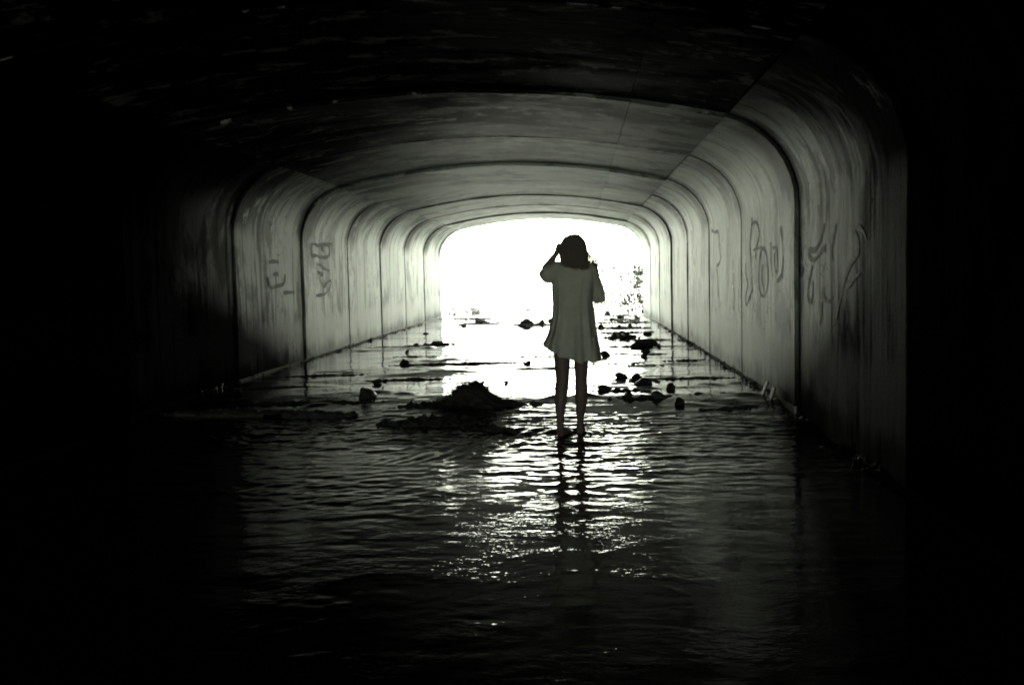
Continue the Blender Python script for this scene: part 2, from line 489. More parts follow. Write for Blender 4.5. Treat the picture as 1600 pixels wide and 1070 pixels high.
G_L = [
    [(15.53,1.85),(15.68,1.88),(15.98,1.84),(16.31,1.90),(16.77,1.90),(16.91,1.89)],
    [(15.53,1.85),(15.51,1.67),(15.76,1.70),(16.07,1.67),(16.39,1.67),(16.73,1.71),(16.75,1.85),(16.42,1.88),(16.14,1.82),(16.29,1.77)],
    [(15.85,1.56),(16.05,1.55),(16.26,1.49),(16.64,1.45)],
    [(15.83,1.43),(16.25,1.40),(15.92,1.36),(16.07,1.26),(16.16,1.17),(16.45,1.27),(16.74,1.31),(16.66,1.17),(16.26,1.07),(15.68,1.06)],
    [(13.37,1.56),(13.60,1.58),(13.83,1.57)],
    [(13.31,1.36),(13.40,1.19),(13.63,1.23),(14.07,1.26),(14.13,1.40)],
    [(13.57,1.40),(13.81,1.40)],
    [(14.01,1.14),(14.56,1.14)],
]
for strokes, wd, panels, s, u in ((G_R, .055, walls_r, -1, HW), (G_L, .07, walls_l, 1, -HW)):
    for st in strokes:
        ym = sum(p[0] for p in st) / len(st)
        k = int((ym - YB) // SEG)
        loc = [(p[0] - YB - k * SEG, p[1]) for p in st]
        loc = [(min(max(y, .04), SEG - .04), z) for y, z in loc]
        obj('graffiti', ribbon(loc, wd, u, s), M['paint'], panels[k])
k = int((12.66 - YB) // SEG)
for z0, z1 in ((1.46, 1.33), (1.30, 1.14), (1.12, .84)):
    y = 12.66 - YB - k * SEG
    obj('tar_streak', ribbon([(y - .03, z0), (y, (z0 + z1) / 2), (y + .04, z1)], .11, HW, -1), M['tar'], walls_r[k])

# ------------------------------------------------------------------ land outside
def land(x, y, front):
    u = np.abs(x - XC)
    d = (y - YF) if front else (YB - y)
    if front:
        bend = 2.6 * sstep(8, 30, d)
        u = np.abs(x - XC + bend)
    n = .25 * np.sin(x * 1.3 + y * .7) + .2 * np.sin(x * .6 - y * 1.1 + 2) + .12 * np.sin(x * 2.9 + y * 2.3)
    wch = 3.1 + .4 * np.sin(d * .6) * sstep(1, 4, d)
    h = -.35 + (1.1 + n) * sstep(wch - .4, wch + 1.6, u) + 3.6 * sstep(wch + 1.0, wch + 7, u) + n * .3
    if front:
        h = np.maximum(h, -.35 + 1.2 * sstep(14, 22, d) + n * .4 * sstep(12, 18, d))
        h = h + 10 * sstep(14, 46, d) + 14 * sstep(60, 260, d)
    else:
        h = h + 6 * sstep(20, 90, d)
    return h
ax = np.concatenate([-np.geomspace(400, 12, 26), np.linspace(-11.5, 10, 87), np.geomspace(10.5, 400, 26)])
dy = np.concatenate([np.linspace(.30, 24, 96), np.geomspace(24.5, 500, 40)])
struct(obj('hillside', grid_mesh('hillside', ax, YF + dy, lambda x, y: land(x, y, True)), M['sand']))
struct(obj('stream_bank', grid_mesh('stream_bank', ax, (YB - dy)[::-1], lambda x, y: land(x, y, False)), M['sand']))
bm = bmesh.new()
pr = [(-400, -2), (-400, 4.6), (400, 4.6), (400, -2), (3.6 + XC, -2), (3.6 + XC, 3.45), (-3.6 + XC, 3.45), (-3.6 + XC, -2)]
A = [bm.verts.new((x, YB + .42, z)) for x, z in pr]; B = [bm.verts.new((x, YF - .02 + .4, z)) for x, z in pr]
for i in range(len(pr)): bm.faces.new((A[i], A[(i + 1) % 8], B[(i + 1) % 8], B[i]))
bm.faces.new(A); bm.faces.new(B)
bmesh.ops.recalc_face_normals(bm, faces=bm.faces)
bmesh.ops.triangulate(bm, faces=bm.faces)
struct(obj('embankment', bm, M['turf']))

# ------------------------------------------------------------------ water: real waves
def spectrum(n, dx, kmin, kmax, spread, seed, power):
    r = np.random.default_rng(seed)
    kx = np.fft.fftfreq(n, dx) * 2 * np.pi
    KX, KY = np.meshgrid(kx, kx)
    K = np.hypot(KX, KY) + 1e-9
    amp = np.where((K > kmin) & (K < kmax), K ** power, 0) * np.exp(-(np.arctan2(np.abs(KX), np.abs(KY)) / spread) ** 2)
    f = np.fft.ifft2(amp * (r.normal(size=K.shape) + 1j * r.normal(size=K.shape))).real
    gy, gx = np.gradient(f, dx)
    return f / np.sqrt((gx ** 2 + gy ** 2).mean())        # unit rms slope
N_, DX = 512, .02
S1 = spectrum(N_, DX, 11, 46, .8, 1, -1.6)      # 18 - 80 cm
S2 = spectrum(N_, DX, 36, 135, 1.25, 2, -1.7)      # 7 - 20 cm
S3 = spectrum(N_, .06, 2.5, 18, .55, 3, -2.4)
def samp(S, dx, x, y):
    fx = (x / dx) % N_; fy = (y / dx) % N_
    i = np.floor(fx).astype(int); j = np.floor(fy).astype(int); a = fx - i; c = fy - j
    i1, j1 = (i + 1) % N_, (j + 1) % N_
    return S[j, i] * (1 - a) * (1 - c) + S[j, i1] * a * (1 - c) + S[j1, i] * (1 - a) * c + S[j1, i1] * a * c
# little standing ridges of the upper pool: x0,y0,x1,y1,height,width
RIDGES = [(-3.9, 16.9, -1.7, 17.6, .012, .10), (-2.2, 17.5, .3, 17.3, .008, .10), (-2.6, 15.1, .1, 14.4, .010, .12), (-3.6, 14.2, -1.2, 15.4, .010, .12),
          (-2.9, 13.3, -.9, 13.9, .010, .10), (-1.9, 13.2, .35, 13.4, .012, .08), (-3.8, 12.0, -1.4, 11.6, .010, .10), (-2.8, 10.7, -1.0, 10.45, .016, .10),
          (-.9, 10.1, .3, 10.35, .018, .09), (.2, 11.4, 1.7, 11.9, .010, .10), (.3, 12.4, 1.5, 12.9, .008, .1), (.5, 10.9, 1.85, 11.2, .016, .09),
          (.3, 15.4, 1.6, 16.2, .010, .1), (1.0, 10.4, 1.85, 10.2, .018, .08), (.8, 9.5, 1.85, 10.0, .020, .09), (-3.9, 10.3, -2.4, 9.9, .016, .1), (.4, 13.9, 1.2, 14.2, .008, .08)]
def water_z(x, y):
    wob = .22 * np.sin(x * 2.1 + .7) + .13 * np.sin(x * 4.7)
    step = sstep(7.6, 10.3, y - wob)
    lvl = NEAR + (FAR - NEAR) * step
    riff = np.exp(-((y - wob - 8.6) / .7) ** 2)
    calm = sstep(8.6, 10.2, y)
    patch = .55 + .45 * np.sin(x * 1.7 + 1 + .8 * np.sin(y * 1.3)) * np.sin(y * 1.15 + x * .5)
    pf = .5 + .5 * np.sin(y * 1.4 + 1.2 * np.sin(x * .9)) * np.sin(x * 1.1 + y * .45 + 1)
    near_amp = (.016 + .085 * sstep(5.2, 8.2, y)) * (1 - calm) * (.35 + 1.1 * patch ** 1.3) + .11 * (1 - sstep(5, 7.5, y)) * np.clip(2.2 * pf - 1.25, 0, 1)
    far_amp = calm * (.014 + .05 * pf ** 2)
    h = (near_amp * .62 + .012 * riff) * samp(S1, DX, x, y) + (near_amp * .85 + .03 * riff) * samp(S2, DX, x * .97 + 3, y) + far_amp * samp(S3, .06, x, y) + far_amp * .6 * samp(S1, DX, x + 2, y)
    # stationary wake left of the wader: crests run down towards the left
    dx_, dyy = (x + .30), (y - 8.6)
    a = -.50
    dn = Vector((math.cos(a), math.sin(a), 0))          # across the crests
    q = dx_ * dn.x * 1.0 + dyy * dn.y
    al = -dx_ * .5 - dyy * .87
    env = np.exp(-((q + .05) / .34) ** 2) * sstep(-.1, .4, al) * (1 - sstep(1.2, 2.2, al))
    h = h + env * .0085 * (.6 + .4 * np.sin(al * 6 + q * 9)) * np.sin(q * 2 * np.pi / (.13 + .03 * np.sin(al * 2.2)) + 1.3 * np.sin(al * 3) + .7 * np.sin(al * 7.3 + q * 5))
    # ring ripples from the shins
    for cx, cy in ((-.165, 8.1), (-.012, 8.33)):
        rr = np.hypot(x - cx, y - cy)
        h = h + .006 * np.exp(-rr / .22) * np.cos(rr * 2 * np.pi / .085)
    for x0, y0, x1, y1, hh_, wd in RIDGES:
        L = math.hypot(x1 - x0, y1 - y0); tx, ty = (x1 - x0) / L, (y1 - y0) / L
        s_ = (x - x0) * tx + (y - y0) * ty
        d = -(x - x0) * ty + (y - y0) * tx + .10 * np.sin(s_ * 3.1 + x0) + .07 * np.sin(s_ * 8.3 + y0) + .04 * np.sin(s_ * 19 + x0)
        e = sstep(-.1, .3, s_) * (1 - sstep(L - .3, L + .1, s_)) * (.55 + .45 * np.sin(s_ * 5.1 + x0 * 3))
        h = h + hh_ * e * np.exp(-(d / (wd * 1.2)) ** 2) * 1.7 * (.6 + .4 * np.sin(s_ * 17 + y0))
    return lvl + h
wx = np.arange(XC - 3.2, XC + 3.2, .018)
wy = np.concatenate([np.arange(-20, -1.5, .12), np.arange(-1.5, 2, .05), np.arange(2, 11, .018), np.arange(11, 19, .035), np.arange(19, 48, .07)])
water = struct(obj('stream', grid_mesh('stream', wx, wy, water_z), M['water']))

# ------------------------------------------------------------------ bars of gravel and silt
def bar(cx, cy, rx, ry, hgt, lvl, rot=0., seed=0, name='gravel_bar', rough=1.):
    n1 = max(24, int(rx * 2 / .022)); n1 = min(n1, 90); n2 = max(12, min(40, int(ry * 2 / .02)))
    c, s = math.cos(rot), math.sin(rot)
    bm = bmesh.new(); R = []
    for j in range(n2 + 1):
        row = []
        for i in range(n1 + 1):
            a, b_ = -1.25 + 2.5 * i / n1, -1.25 + 2.5 * j / n2
            p = Vector((a * rx * 3 + seed * 7.1, b_ * ry * 3, seed))
            r2 = a * a + (b_ + .5 * noise.noise(Vector((a * 2.2, seed, 1)))) ** 2
            z = hgt * (1 - r2) * (.65 + .9 * noise.noise(p * 1.1)) + hgt * 1.0 * rough * noise.noise(p * 5) + .022 * rough * noise.noise(p * 14) + .010 * noise.noise(p * 31)
            z = max(z, -.10) if r2 < 1.4 else -.12
            X, Y_ = a * rx, b_ * ry
            row.append(bm.verts.new((X * c - Y_ * s, X * s + Y_ * c, z - hgt * .12)))
        R.append(row)
    for A, B in zip(R, R[1:]):
        for i in range(n1): bm.faces.new((A[i], A[i + 1], B[i + 1], B[i]))
    o = obj(name, bm, M['silt'], None, (cx, cy, lvl))
    return struct(o)
BARS = [(-1.02, 9.33, .72, .2, .05, FAR - .01, .05), (-1.22, 8.38, .46, .13, .06, .06, .06), (-.72, 8.08, .34, .05, .03, .03, -.35), (.62, 9.62, .33, .09, .055, FAR - .01, .03),
        (.36, 10.25, .26, .07, .035, FAR, .05), (-2.6, 9.62, .75, .08, .03, FAR - .01, .03), (-2.45, 17.45, .40, .14, .035, FAR, .08), (.78, 18.7, .36, .42, .06, FAR, 0),
        (1.05, 25.5, .5, .7, .03, FAR, 0), (.85, 16.4, .5, .16, .025, FAR, .05), (-2.5, 24.8, .7, .5, .03, FAR, .1), (-3.1, 12.2, .55, .06, .02, FAR, .1), (-1.15, 23.6, .5, .6, .05, FAR, 0),
        (.9, 21.9, .6, .35, .03, FAR, 0), (1.35, 9.0, .3, .07, .022, .07, .3), (-2.9, 8.9, .8, .1, .03, .09, -.05),
        (-1.6, 13.6, .9, .16, .016, FAR, .08), (-.6, 14.6, .8, .14, .014, FAR, -.06), (-2.2, 14.9, .8, .12, .018, FAR, .1), (-2.0, 11.6, .5, .07, .018, FAR, .05), (-3.3, 10.9, .5, .07, .022, FAR, .06), (.3, 13.2, .5, .08, .012, FAR, .1), (1.2, 11.3, .5, .07, .016, FAR, .12),
        (-2.9, 17.0, .7, .2, .016, FAR, .1), (1.3, 9.75, .35, .07, .03, FAR, .1), (.95, 20.2, .5, .25, .03, FAR, .1), (1.2, 24.0, .45, .4, .035, FAR, .0), (.6, 24.2, .3, .3, .03, FAR, .0), (1.0, 27.8, .6, .5, .04, FAR, 0), (-2.9, 27.5, .8, .5, .04, FAR, 0), (-1.9, 19.6, .6, .12, .012, FAR, .05), (.75, 12.9, .3, .07, .02, FAR, .1), (.9, 14.7, .4, .12, .022, FAR, -.05), (.55, 11.05, .32, .06, .03, FAR, .02), (1.15, 17.9, .4, .2, .025, FAR, .1), (1.4, 13.6, .3, .06, .02, FAR, .15)]
for i, (cx, cy, rx, ry, h, lv, ro) in enumerate(BARS):
    cx, cy = cx * 1.04, cy * 1.04
    bar(cx, cy, rx, ry, h, lv, ro, i + 1)

# ------------------------------------------------------------------ rocks
def rock_mesh(seed, sub=3):
    bm = bmesh.new()
    bmesh.ops.create_icosphere(bm, subdivisions=sub, radius=1)
    o3 = Vector((seed * 13.7, seed * 5.1, 0))
    for v in bm.verts:
        p = v.co.copy()
        k = 1 + .35 * noise.noise(p * 1.1 + o3) + .22 * noise.noise(p * 2.6 + o3) + .08 * noise.noise(p * 6 + o3)
        v.co = p * k
        for a in range(9):                                   # split faces
            nn = Vector((math.sin(seed * 3 + a * 2.1), math.cos(seed * 2 + a * 1.7), math.sin(a * 1.3 + seed) * .8)).normalized()
            d = v.co.dot(nn) - .58
            if d > 0: v.co -= nn * d * .92
    me = bpy.data.meshes.new('rock'); bm.to_mesh(me); bm.free()
    me.materials.append(M['rock'])
    return me
rocks = [rock_mesh(i) for i in range(9)]
pale_rocks = [rock_mesh(i + 20) for i in range(4)]
for q in pale_rocks: q.materials[0] = M['rock_dry']
ROCKS = [  # x, y, width, height, label
    (.80, 29.3, .24, .15, 'rounded dark stone beside the right wall at the very mouth of the tunnel'),
    (1.08, 26.9, .20, .13, 'small dark stone inside the bright mouth, upstream of the stony riffle on the right'),
    (.83, 25.5, .24, .10, 'low flat stone awash in the stony riffle, just below the stone at the mouth'),
    (.43, 22.0, .13, .12, 'lone upright stone just right of the tunic, at the height of its elbow to hip'),
    (.84, 21.9, .13, .10, 'small stone above the dark silt mound in the stony riffle on the right'),
    (1.27, 19.1, .20, .11, 'peaked dark stone standing above the cluster of flat rocks on the right'),
    (.97, 16.3, .26, .12, 'wide flat dark rock, left one of the touching pair near the right wall'),
    (1.17, 16.6, .22, .13, 'humped dark rock, right one of the touching pair near the right wall'),
    (.97, 15.1, .16, .08, 'low oval stone alone in bright water directly below the touching pair of rocks'),
    (.89, 14.3, .11, .07, 'small round stone just below the low oval stone right of the wader'),
    (.36, 14.5, .14, .12, 'pointed dark stone touching the right edge of the tunic hem in the picture'),
    (.68, 13.1, .06, .04, 'tiny pebble alone in the bright water right of the tunic hem'),
    (.47, 11.5, .12, .09, 'small blocky stone, left one of the three grouped right of the knees'),
    (.63, 11.4, .11, .08, 'small stone tucked behind the broad slab right of the knees'),
    (.66, 10.7, .21, .11, 'broad dark slab, largest of the three stones grouped right of the knees'),
    (.91, 10.3, .12, .085, 'round dark stone lying alone right of the broad slab'),
    (.24, 10.3, .15, .08, 'flat stone on the thin silt line just right of the right knee'),
    (.89, 9.2, .11, .07, 'knobby stone at the right tip of the lower right gravel bar'),
    (.74, 9.6, .13, .09, 'lumpy stone on the middle of the lower right gravel bar'),
    (.45, 9.7, .11, .07, 'small stone on the left end of the lower right gravel bar'),
    (-2.40, 13.6, .15, .11, 'dark stone alone in the grey water left of centre, nearest the left wall reflection'),
    (-2.27, 11.1, .10, .08, 'small dark stone just above the big round boulder on the left'),
    (-2.13, 9.9, .21, .13, 'largest round dark boulder on the left, at the edge of the blackness'),
    (-2.51, 17.5, .28, .09, 'long low stone on the dark line of silt near the left wall'),
    (-2.83, 17.3, .10, .06, 'small stone at the left end of the dark silt line near the left wall'),
    (-2.74, 15.8, .08, .05, 'tiny stone below the dark silt line near the left wall'),
    (-3.19, 20.7, .15, .06, 'low stone close to the foot of the left wall near the mouth'),
    (-.70, 13.4, .13, .07, 'flat stone in the glaring water just left of the tunic'),
    (-.82, 11.1, .05, .04, 'pebble alone in bright water just right above the brush pile'),
    (-2.43, 25.0, .42, .18, 'broad pale grey rock in the white glare on the left'),
    (-1.20, 23.6, .34, .24, 'big mottled rock standing in the glare left of the tunic'),
    (-.90, 23.7, .22, .19, 'smaller rock leaning on the right of the big mottled rock'),
    (-.68, 25.1, .24, .14, 'rock half hidden behind the left edge of the tunic'),
    (-1.71, 33.4, .30, .14, 'low rock out in the sunlit stream beyond the mouth'),
    (-3.3, 32.0, .36, .22, 'squat rock at the foot of the left bank outside the mouth'),
    (1.12, 22.9, .14, .08, 'small flat stone on the right side of the stony riffle near the wall'),
    (1.47, 26.0, .18, .10, 'low stone against the right wall near the mouth'),
    (-2.75, 23.6, .22, .09, 'narrow rock left of the broad pale grey rock'),
    (1.25, 16.2, .10, .05, 'small chip of stone at the right foot of the humped rock by the right wall'),
    (.62, 18.9, .14, .11, 'stone set in the left half of the dark silt mound on the right'),
    (.85, 18.3, .13, .12, 'stone set in the front of the dark silt mound on the right'),
]
for i, (x, y, wd, h, lab) in enumerate(ROCKS):
    x, y = x * 1.04, y * 1.04
    o = obj('rock', pale_rocks[i % 4] if y > 23.5 and x < 0 else rocks[i % 9], None, None, (x, y, (FAR if y > 9.0 else .08) + h * .10))
    o.scale = (wd * .66, wd * .66 * random.uniform(.75, 1.1), h * .70)
    o.rotation_euler = (random.uniform(-.12, .12), random.uniform(-.12, .12), random.uniform(0, 6.3))
    tag(o, lab, 'rock', 'rocks lying in the stream')

# ------------------------------------------------------------------ brush pile caught on the bar
pile = tag(empty('brush_pile', (-1.06, 9.67, FAR - .015)), 'ragged dark heap of flood debris and twigs on the gravel bar left of the wader', 'debris heap')
bm = bmesh.new()
bmesh.ops.create_icosphere(bm, subdivisions=5, radius=1)
for v in bm.verts:
    p = v.co.copy()
    k = 1 + .25 * noise.noise(p * 1.6 + Vector((4, 1, 2))) + .16 * noise.noise(p * 4.2) + .12 * noise.noise(p * 9) + .10 * noise.noise(p * 23)
    q = p * k
    fl = max(0, abs(q.x) - .25)
    v.co = Vector((q.x * .40, q.y * .20, q.z * .205 * math.exp(-fl * 2.3) * (1 + .22 * noise.noise(Vector((q.x * 9, q.y * 4, q.z * 3)))) - .01))
obj('mound', bm, M['silt'], pile)
for i in range(46):
    a = random.uniform(-1, 1); x = a * .26 * random.uniform(.3, 1.2)
    z0 = .188 * math.exp(-max(0, abs(x / .40) - .25) * 2.3) - .015
    L = random.uniform(.09, .24); lean = random.gauss(x * 2.2, .55); ly = random.gauss(0, .5)
    d = Vector((math.sin(lean), ly, math.cos(lean) * .8)).normalized()
    p0 = Vector((x, random.uniform(-.1, .08), z0 - .03))
    bm = bmesh.new()
    tube(bm, [p0, p0 + d * L * .5 + Vector((random.gauss(0, .008),) * 3), p0 + d * L * .75], [.007, .005, .0025], 5)
    obj('twig', bm, M['twig'], pile)
bm = bmesh.new(); p0 = Vector((.085, 0, .16))
tube(bm, [p0, p0 + Vector((.03, 0, .05)), p0 + Vector((.055, .01, .115))], [.010, .010, .005], 6)
tube(bm, [p0 + Vector((.03, 0, .05)), p0 + Vector((.005, 0, .085))], [.007, .003], 5)
obj('twig', bm, M['twig'], pile)
bm = bmesh.new()
for i in range(1100):
    x = random.gauss(0, .19); z0 = .188 * math.exp(-max(0, abs(x / .40) - .25) * 2.3) - .01
    p0 = Vector((x, random.uniform(-.14, .1), z0 - .01))
    d = Vector((random.gauss(x * 1.5, .7), random.gauss(0, .6), random.uniform(.1, .9))).normalized() * random.uniform(.03, .11)
    sd = Vector((-d.z, d.x * .3, d.x)).normalized() * .004
    vs = [bm.verts.new(p0 + sd), bm.verts.new(p0 - sd), bm.verts.new(p0 + d)]
    bm.faces.new(vs)
lit = obj('leaf_litter', bm, M['twig'], pile); lit['kind'] = 'stuff'

# twigs lying in the shallows
TW = [(-1.95, 10.05, .10, .55, .02, 'thin dark twig floating right of the big round boulder on the left'),
      (.85, 11.95, .12, .6, .05, 'slender twig drifting in the bright water between the tunic hem and the right wall'),
      (1.35, 16.7, .10, .45, .08, 'twig lying off the right end of the touching pair of rocks'),
      (-.45, 9.55, .11, .55, -.03, 'twig stretched along the tail of the brush pile towards the wader'),
      (-3.2, 13.0, .12, .6, .12, 'dark stick lying in the dim water near the left wall')]
for x, y, z, L, a, lab in TW:
    bm = bmesh.new()
    pts = [Vector((L * (q - .5), .02 * math.sin(q * 7 + x), .006 * math.sin(q * 5))) for q in (0, .2, .4, .6, .8, 1)]
    tube(bm, pts, [.004, .008, .009, .008, .006, .003], 6)
    tube(bm, [pts[3], pts[3] + Vector((.07, .06, .02))], [.005, .002], 5)
    o = obj('twig', bm, M['twig'], None, (x, y, FAR + .012)); o.rotation_euler = (0, 0, a)
    tag(o, lab, 'twig', 'twigs in the shallows')
# litter and algae caught along the foot of each wall
for s, xw, y0, y1, n in ((1, XC + HW, 6.5, 24, 900), (-1, XC - HW, 10, 26, 700)):
    bm = bmesh.new()
    for i in range(n):
        y = random.uniform(y0, y1)
        if noise.noise(Vector((s * 3, y * 1.3, 0))) + .5 * noise.noise(Vector((s, y * 5, 2))) < .05: continue
        c = Vector((xw - s * abs(random.gauss(.02, .05)), y, (FAR if y > 9.5 else FAR * .4) + random.uniform(-.01, .03)))
        d = Vector((random.gauss(0, 1), random.gauss(0, 1), random.gauss(.3, .6))).normalized() * random.uniform(.02, .07)
        sd = Vector((random.gauss(0, 1), random.gauss(0, 1), random.gauss(0, .5))).normalized() * random.uniform(.006, .018)
        a_, b_, c_, d_ = (bm.verts.new(c + sd), bm.verts.new(c - sd), bm.verts.new(c + d), bm.verts.new(c + d * .4 + sd.cross(d).normalized() * .012))
        for f in ((a_, b_, c_), (a_, c_, d_), (b_, d_, c_), (a_, d_, b_)): bm.faces.new(f)
    o = obj('flood_litter', bm, M['silt']); o['kind'] = 'stuff'
# two old boards leaning at the right wall
for x, y, h, wd, lean, lab in ((1.76, 10.0, .19, .05, .35, 'short dark board leaning on the right wall, nearer to the wader'), (1.79, 9.72, .16, .06, .30, 'short dark board leaning on the right wall, farther from the wader')):
    bm = bmesh.new(); bmesh.ops.create_cube(bm, size=1)
    bmesh.ops.subdivide_edges(bm, edges=bm.edges, cuts=3, use_grid_fill=True)
    for v in bm.verts:
        v.co = Vector((v.co.x * .018, v.co.y * wd * 2, (v.co.z + .5) * h * (1 + .12 * noise.noise(v.co * 4))))
    o = obj('board', bm, M['board'], None, (x, y, FAR - .03)); o.rotation_euler = (.06, lean, 0)
    tag(o, lab, 'board', 'boards at the right wall')

# ------------------------------------------------------------------ plants outside
def crown_mesh(name, n, r, leaf_s, seed, m, hollow=.35, clumps=14):
    rr = random.Random(seed)
    cl = []
    for _ in range(clumps):
        d = Vector((rr.gauss(0, 1), rr.gauss(0, 1), rr.gauss(0, .9))).normalized() * rr.uniform(hollow, 1) ** .6
        cl.append((Vector((d.x * r[0], d.y * r[1], d.z * r[2])), rr.uniform(.22, .45)))
    bm = bmesh.new()
    for i in range(n):
        c, cr = rr.choice(cl)
        d = Vector((rr.gauss(0, 1), rr.gauss(0, 1), rr.gauss(0, 1))).normalized() * rr.random() ** .5 * cr
        p = c + Vector((d.x * r[0], d.y * r[1], d.z * r[2]))
        a = Vector((rr.gauss(0, 1), rr.gauss(0, 1), rr.gauss(0, .6))).normalized()
        b_ = a.cross(Vector((rr.gauss(0, 1), rr.gauss(0, 1), rr.gauss(0, 1)))).normalized()
        s = leaf_s * rr.uniform(.6, 1.3)
        nn = a.cross(b_)
        vs = [bm.verts.new(p), bm.verts.new(p + a * s * .5 + b_ * s * .28 + nn * s * .08), bm.verts.new(p + a * s), bm.verts.new(p + a * s * .5 - b_ * s * .28 + nn * s * .08)]
        bm.faces.new(vs)
    me = bpy.data.meshes.new(name); bm.to_mesh(me); bm.free(); me.materials.append(m)
    return me
def plant(kind, x, y, r, h, n, ls, m, lab, cat, stems=5, trunk=None, seed=1, group=None, lean=(0, 0, 0)):
    z = float(land(np.array([float(x)]), np.array([float(y)]), True)[0])
    t_ = empty(kind, (x, y, z)); tag(t_, lab, cat, group)
    rr = random.Random(seed)
    if trunk:
        bm = bmesh.new()
        tube(bm, [(0, 0, -.3), (.05, .02, h * .35), (-.04, 0, h * .7), (.02, .05, h)], [trunk, trunk * .75, trunk * .5, trunk * .2], 9)
        for i in range(7):
            z0 = h * rr.uniform(.4, .85); an = rr.uniform(0, 6.28)
            L = r[0] * rr.uniform(.5, .9)
            tube(bm, [(0, 0, z0), (math.cos(an) * L * .5, math.sin(an) * L * .5, z0 + L * .25), (math.cos(an) * L, math.sin(an) * L, z0 + L * .6)], [trunk * .4, trunk * .25, trunk * .08], 6)
        obj('trunk', bm, M['bark'], t_)
    else:
        for i in range(stems):
            an = rr.uniform(0, 6.28); L = h * rr.uniform(.6, 1)
            bm = bmesh.new()
            tube(bm, [(0, 0, -.1), (math.cos(an) * r[0] * .25 + lean[0] * .5, math.sin(an) * r[1] * .25, L * .55), (math.cos(an) * r[0] * .6 + lean[0], math.sin(an) * r[1] * .6, L + lean[2])], [.02, .014, .006], 5)
            obj('stem', bm, M['bark'], t_)
    obj('crown', crown_mesh('crown', n, r, ls, seed, m), None, t_, (lean[0], lean[1], (h if trunk else h * .62) + lean[2]))
    return t_
PB = 'bushes on the banks outside'
plant('bush', 2.2, 34.0, (1.0, 1.0, 1.0), 1.7, 900, .15, M['leaf_dark'], 'dark leafy bush just outside the mouth against its right edge', 'bush', seed=3, group=PB)
plant('bush', 1.1, 37.5, (1.1, .8, 1.0), 1.6, 800, .11, M['leaf_dark'], 'low bush behind the right elbow of the wader, outside the mouth', 'bush', seed=4, group=PB)
plant('bush', 2.7, 40.0, (1.4, 1.2, 1.4), 3.0, 700, .13, M['leaf_dark'], 'taller loose bush behind the dark bush on the right bank', 'bush', seed=5, group=PB)
plant('bush', -3.6, 36.5, (1.0, .8, .5), .8, 200, .13, M['leaf_dark'], 'low scraggly bush at the water edge on the left bank', 'bush', seed=6, group=PB)
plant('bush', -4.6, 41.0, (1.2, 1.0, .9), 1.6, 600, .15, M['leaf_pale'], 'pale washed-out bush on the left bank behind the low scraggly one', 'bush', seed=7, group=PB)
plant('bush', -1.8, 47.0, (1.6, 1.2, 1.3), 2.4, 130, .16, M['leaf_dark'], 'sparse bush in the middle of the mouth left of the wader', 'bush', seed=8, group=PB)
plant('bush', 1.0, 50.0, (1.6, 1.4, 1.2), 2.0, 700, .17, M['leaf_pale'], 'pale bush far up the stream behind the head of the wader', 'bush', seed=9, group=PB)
plant('bush', 2.9, 32.6, (1.3, .8, 1.4), 1.7, 1300, .10, M['leaf'], 'thin bush leaning over the stream from the right, just outside the mouth', 'bush', seed=21, group=PB, lean=(-1.45, 0, -.1))
plant('bush', -4.9, 32.3, (.7, .5, .35), .6, 120, .12, M['leaf_dark'], 'small tuft of leaves over the left water edge just outside the mouth', 'bush', seed=23, group=PB, lean=(.9, 0, -.35))
plant('tree', 6.0, 52.0, (2.6, 2.4, 2.2), 5.2, 900, .2, M['leaf_dark'], 'leafy tree high on the right bank outside the mouth', 'tree', trunk=.16, seed=10, group='trees beyond the tunnel')
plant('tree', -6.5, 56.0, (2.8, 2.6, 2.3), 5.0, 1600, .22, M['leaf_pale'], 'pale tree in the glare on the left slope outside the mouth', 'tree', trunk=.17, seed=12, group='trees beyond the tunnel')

# ------------------------------------------------------------------ the wader
m, t, b = mat('skin', (.15, .112, .095), .55); M['skin'] = m
m, t, b = mat('tunic_cloth', (.50, .50, .455), .9, .2); g = NT(t)
pos = g.n('ShaderNodeNewGeometry').outputs['Position']
n = g.noise(pos, 9, 4, .6)
t.links.new(g.mix(g.rng(n, .3, .7), (.46, .48, .41), (.56, .58, .50)), b.inputs['Base Color'])
wv = g.n('ShaderNodeTexWave'); wv.inputs['Scale'].default_value = 160; t.links.new(pos, wv.inputs['Vector'])
t.links.new(g.bump(g.noise(pos, 300, 2), .25, .001), b.inputs['Normal']); M['cloth'] = m
m, t, b = mat('dark_hair', (.16, .135, .12), .6, .3); M['hair'] = m

wader = tag(empty('person', (-.083, 8.2, .022)), 'barefoot person in a loose pale tunic wading away, one hand in dark hair', 'person')
bm = bmesh.new()
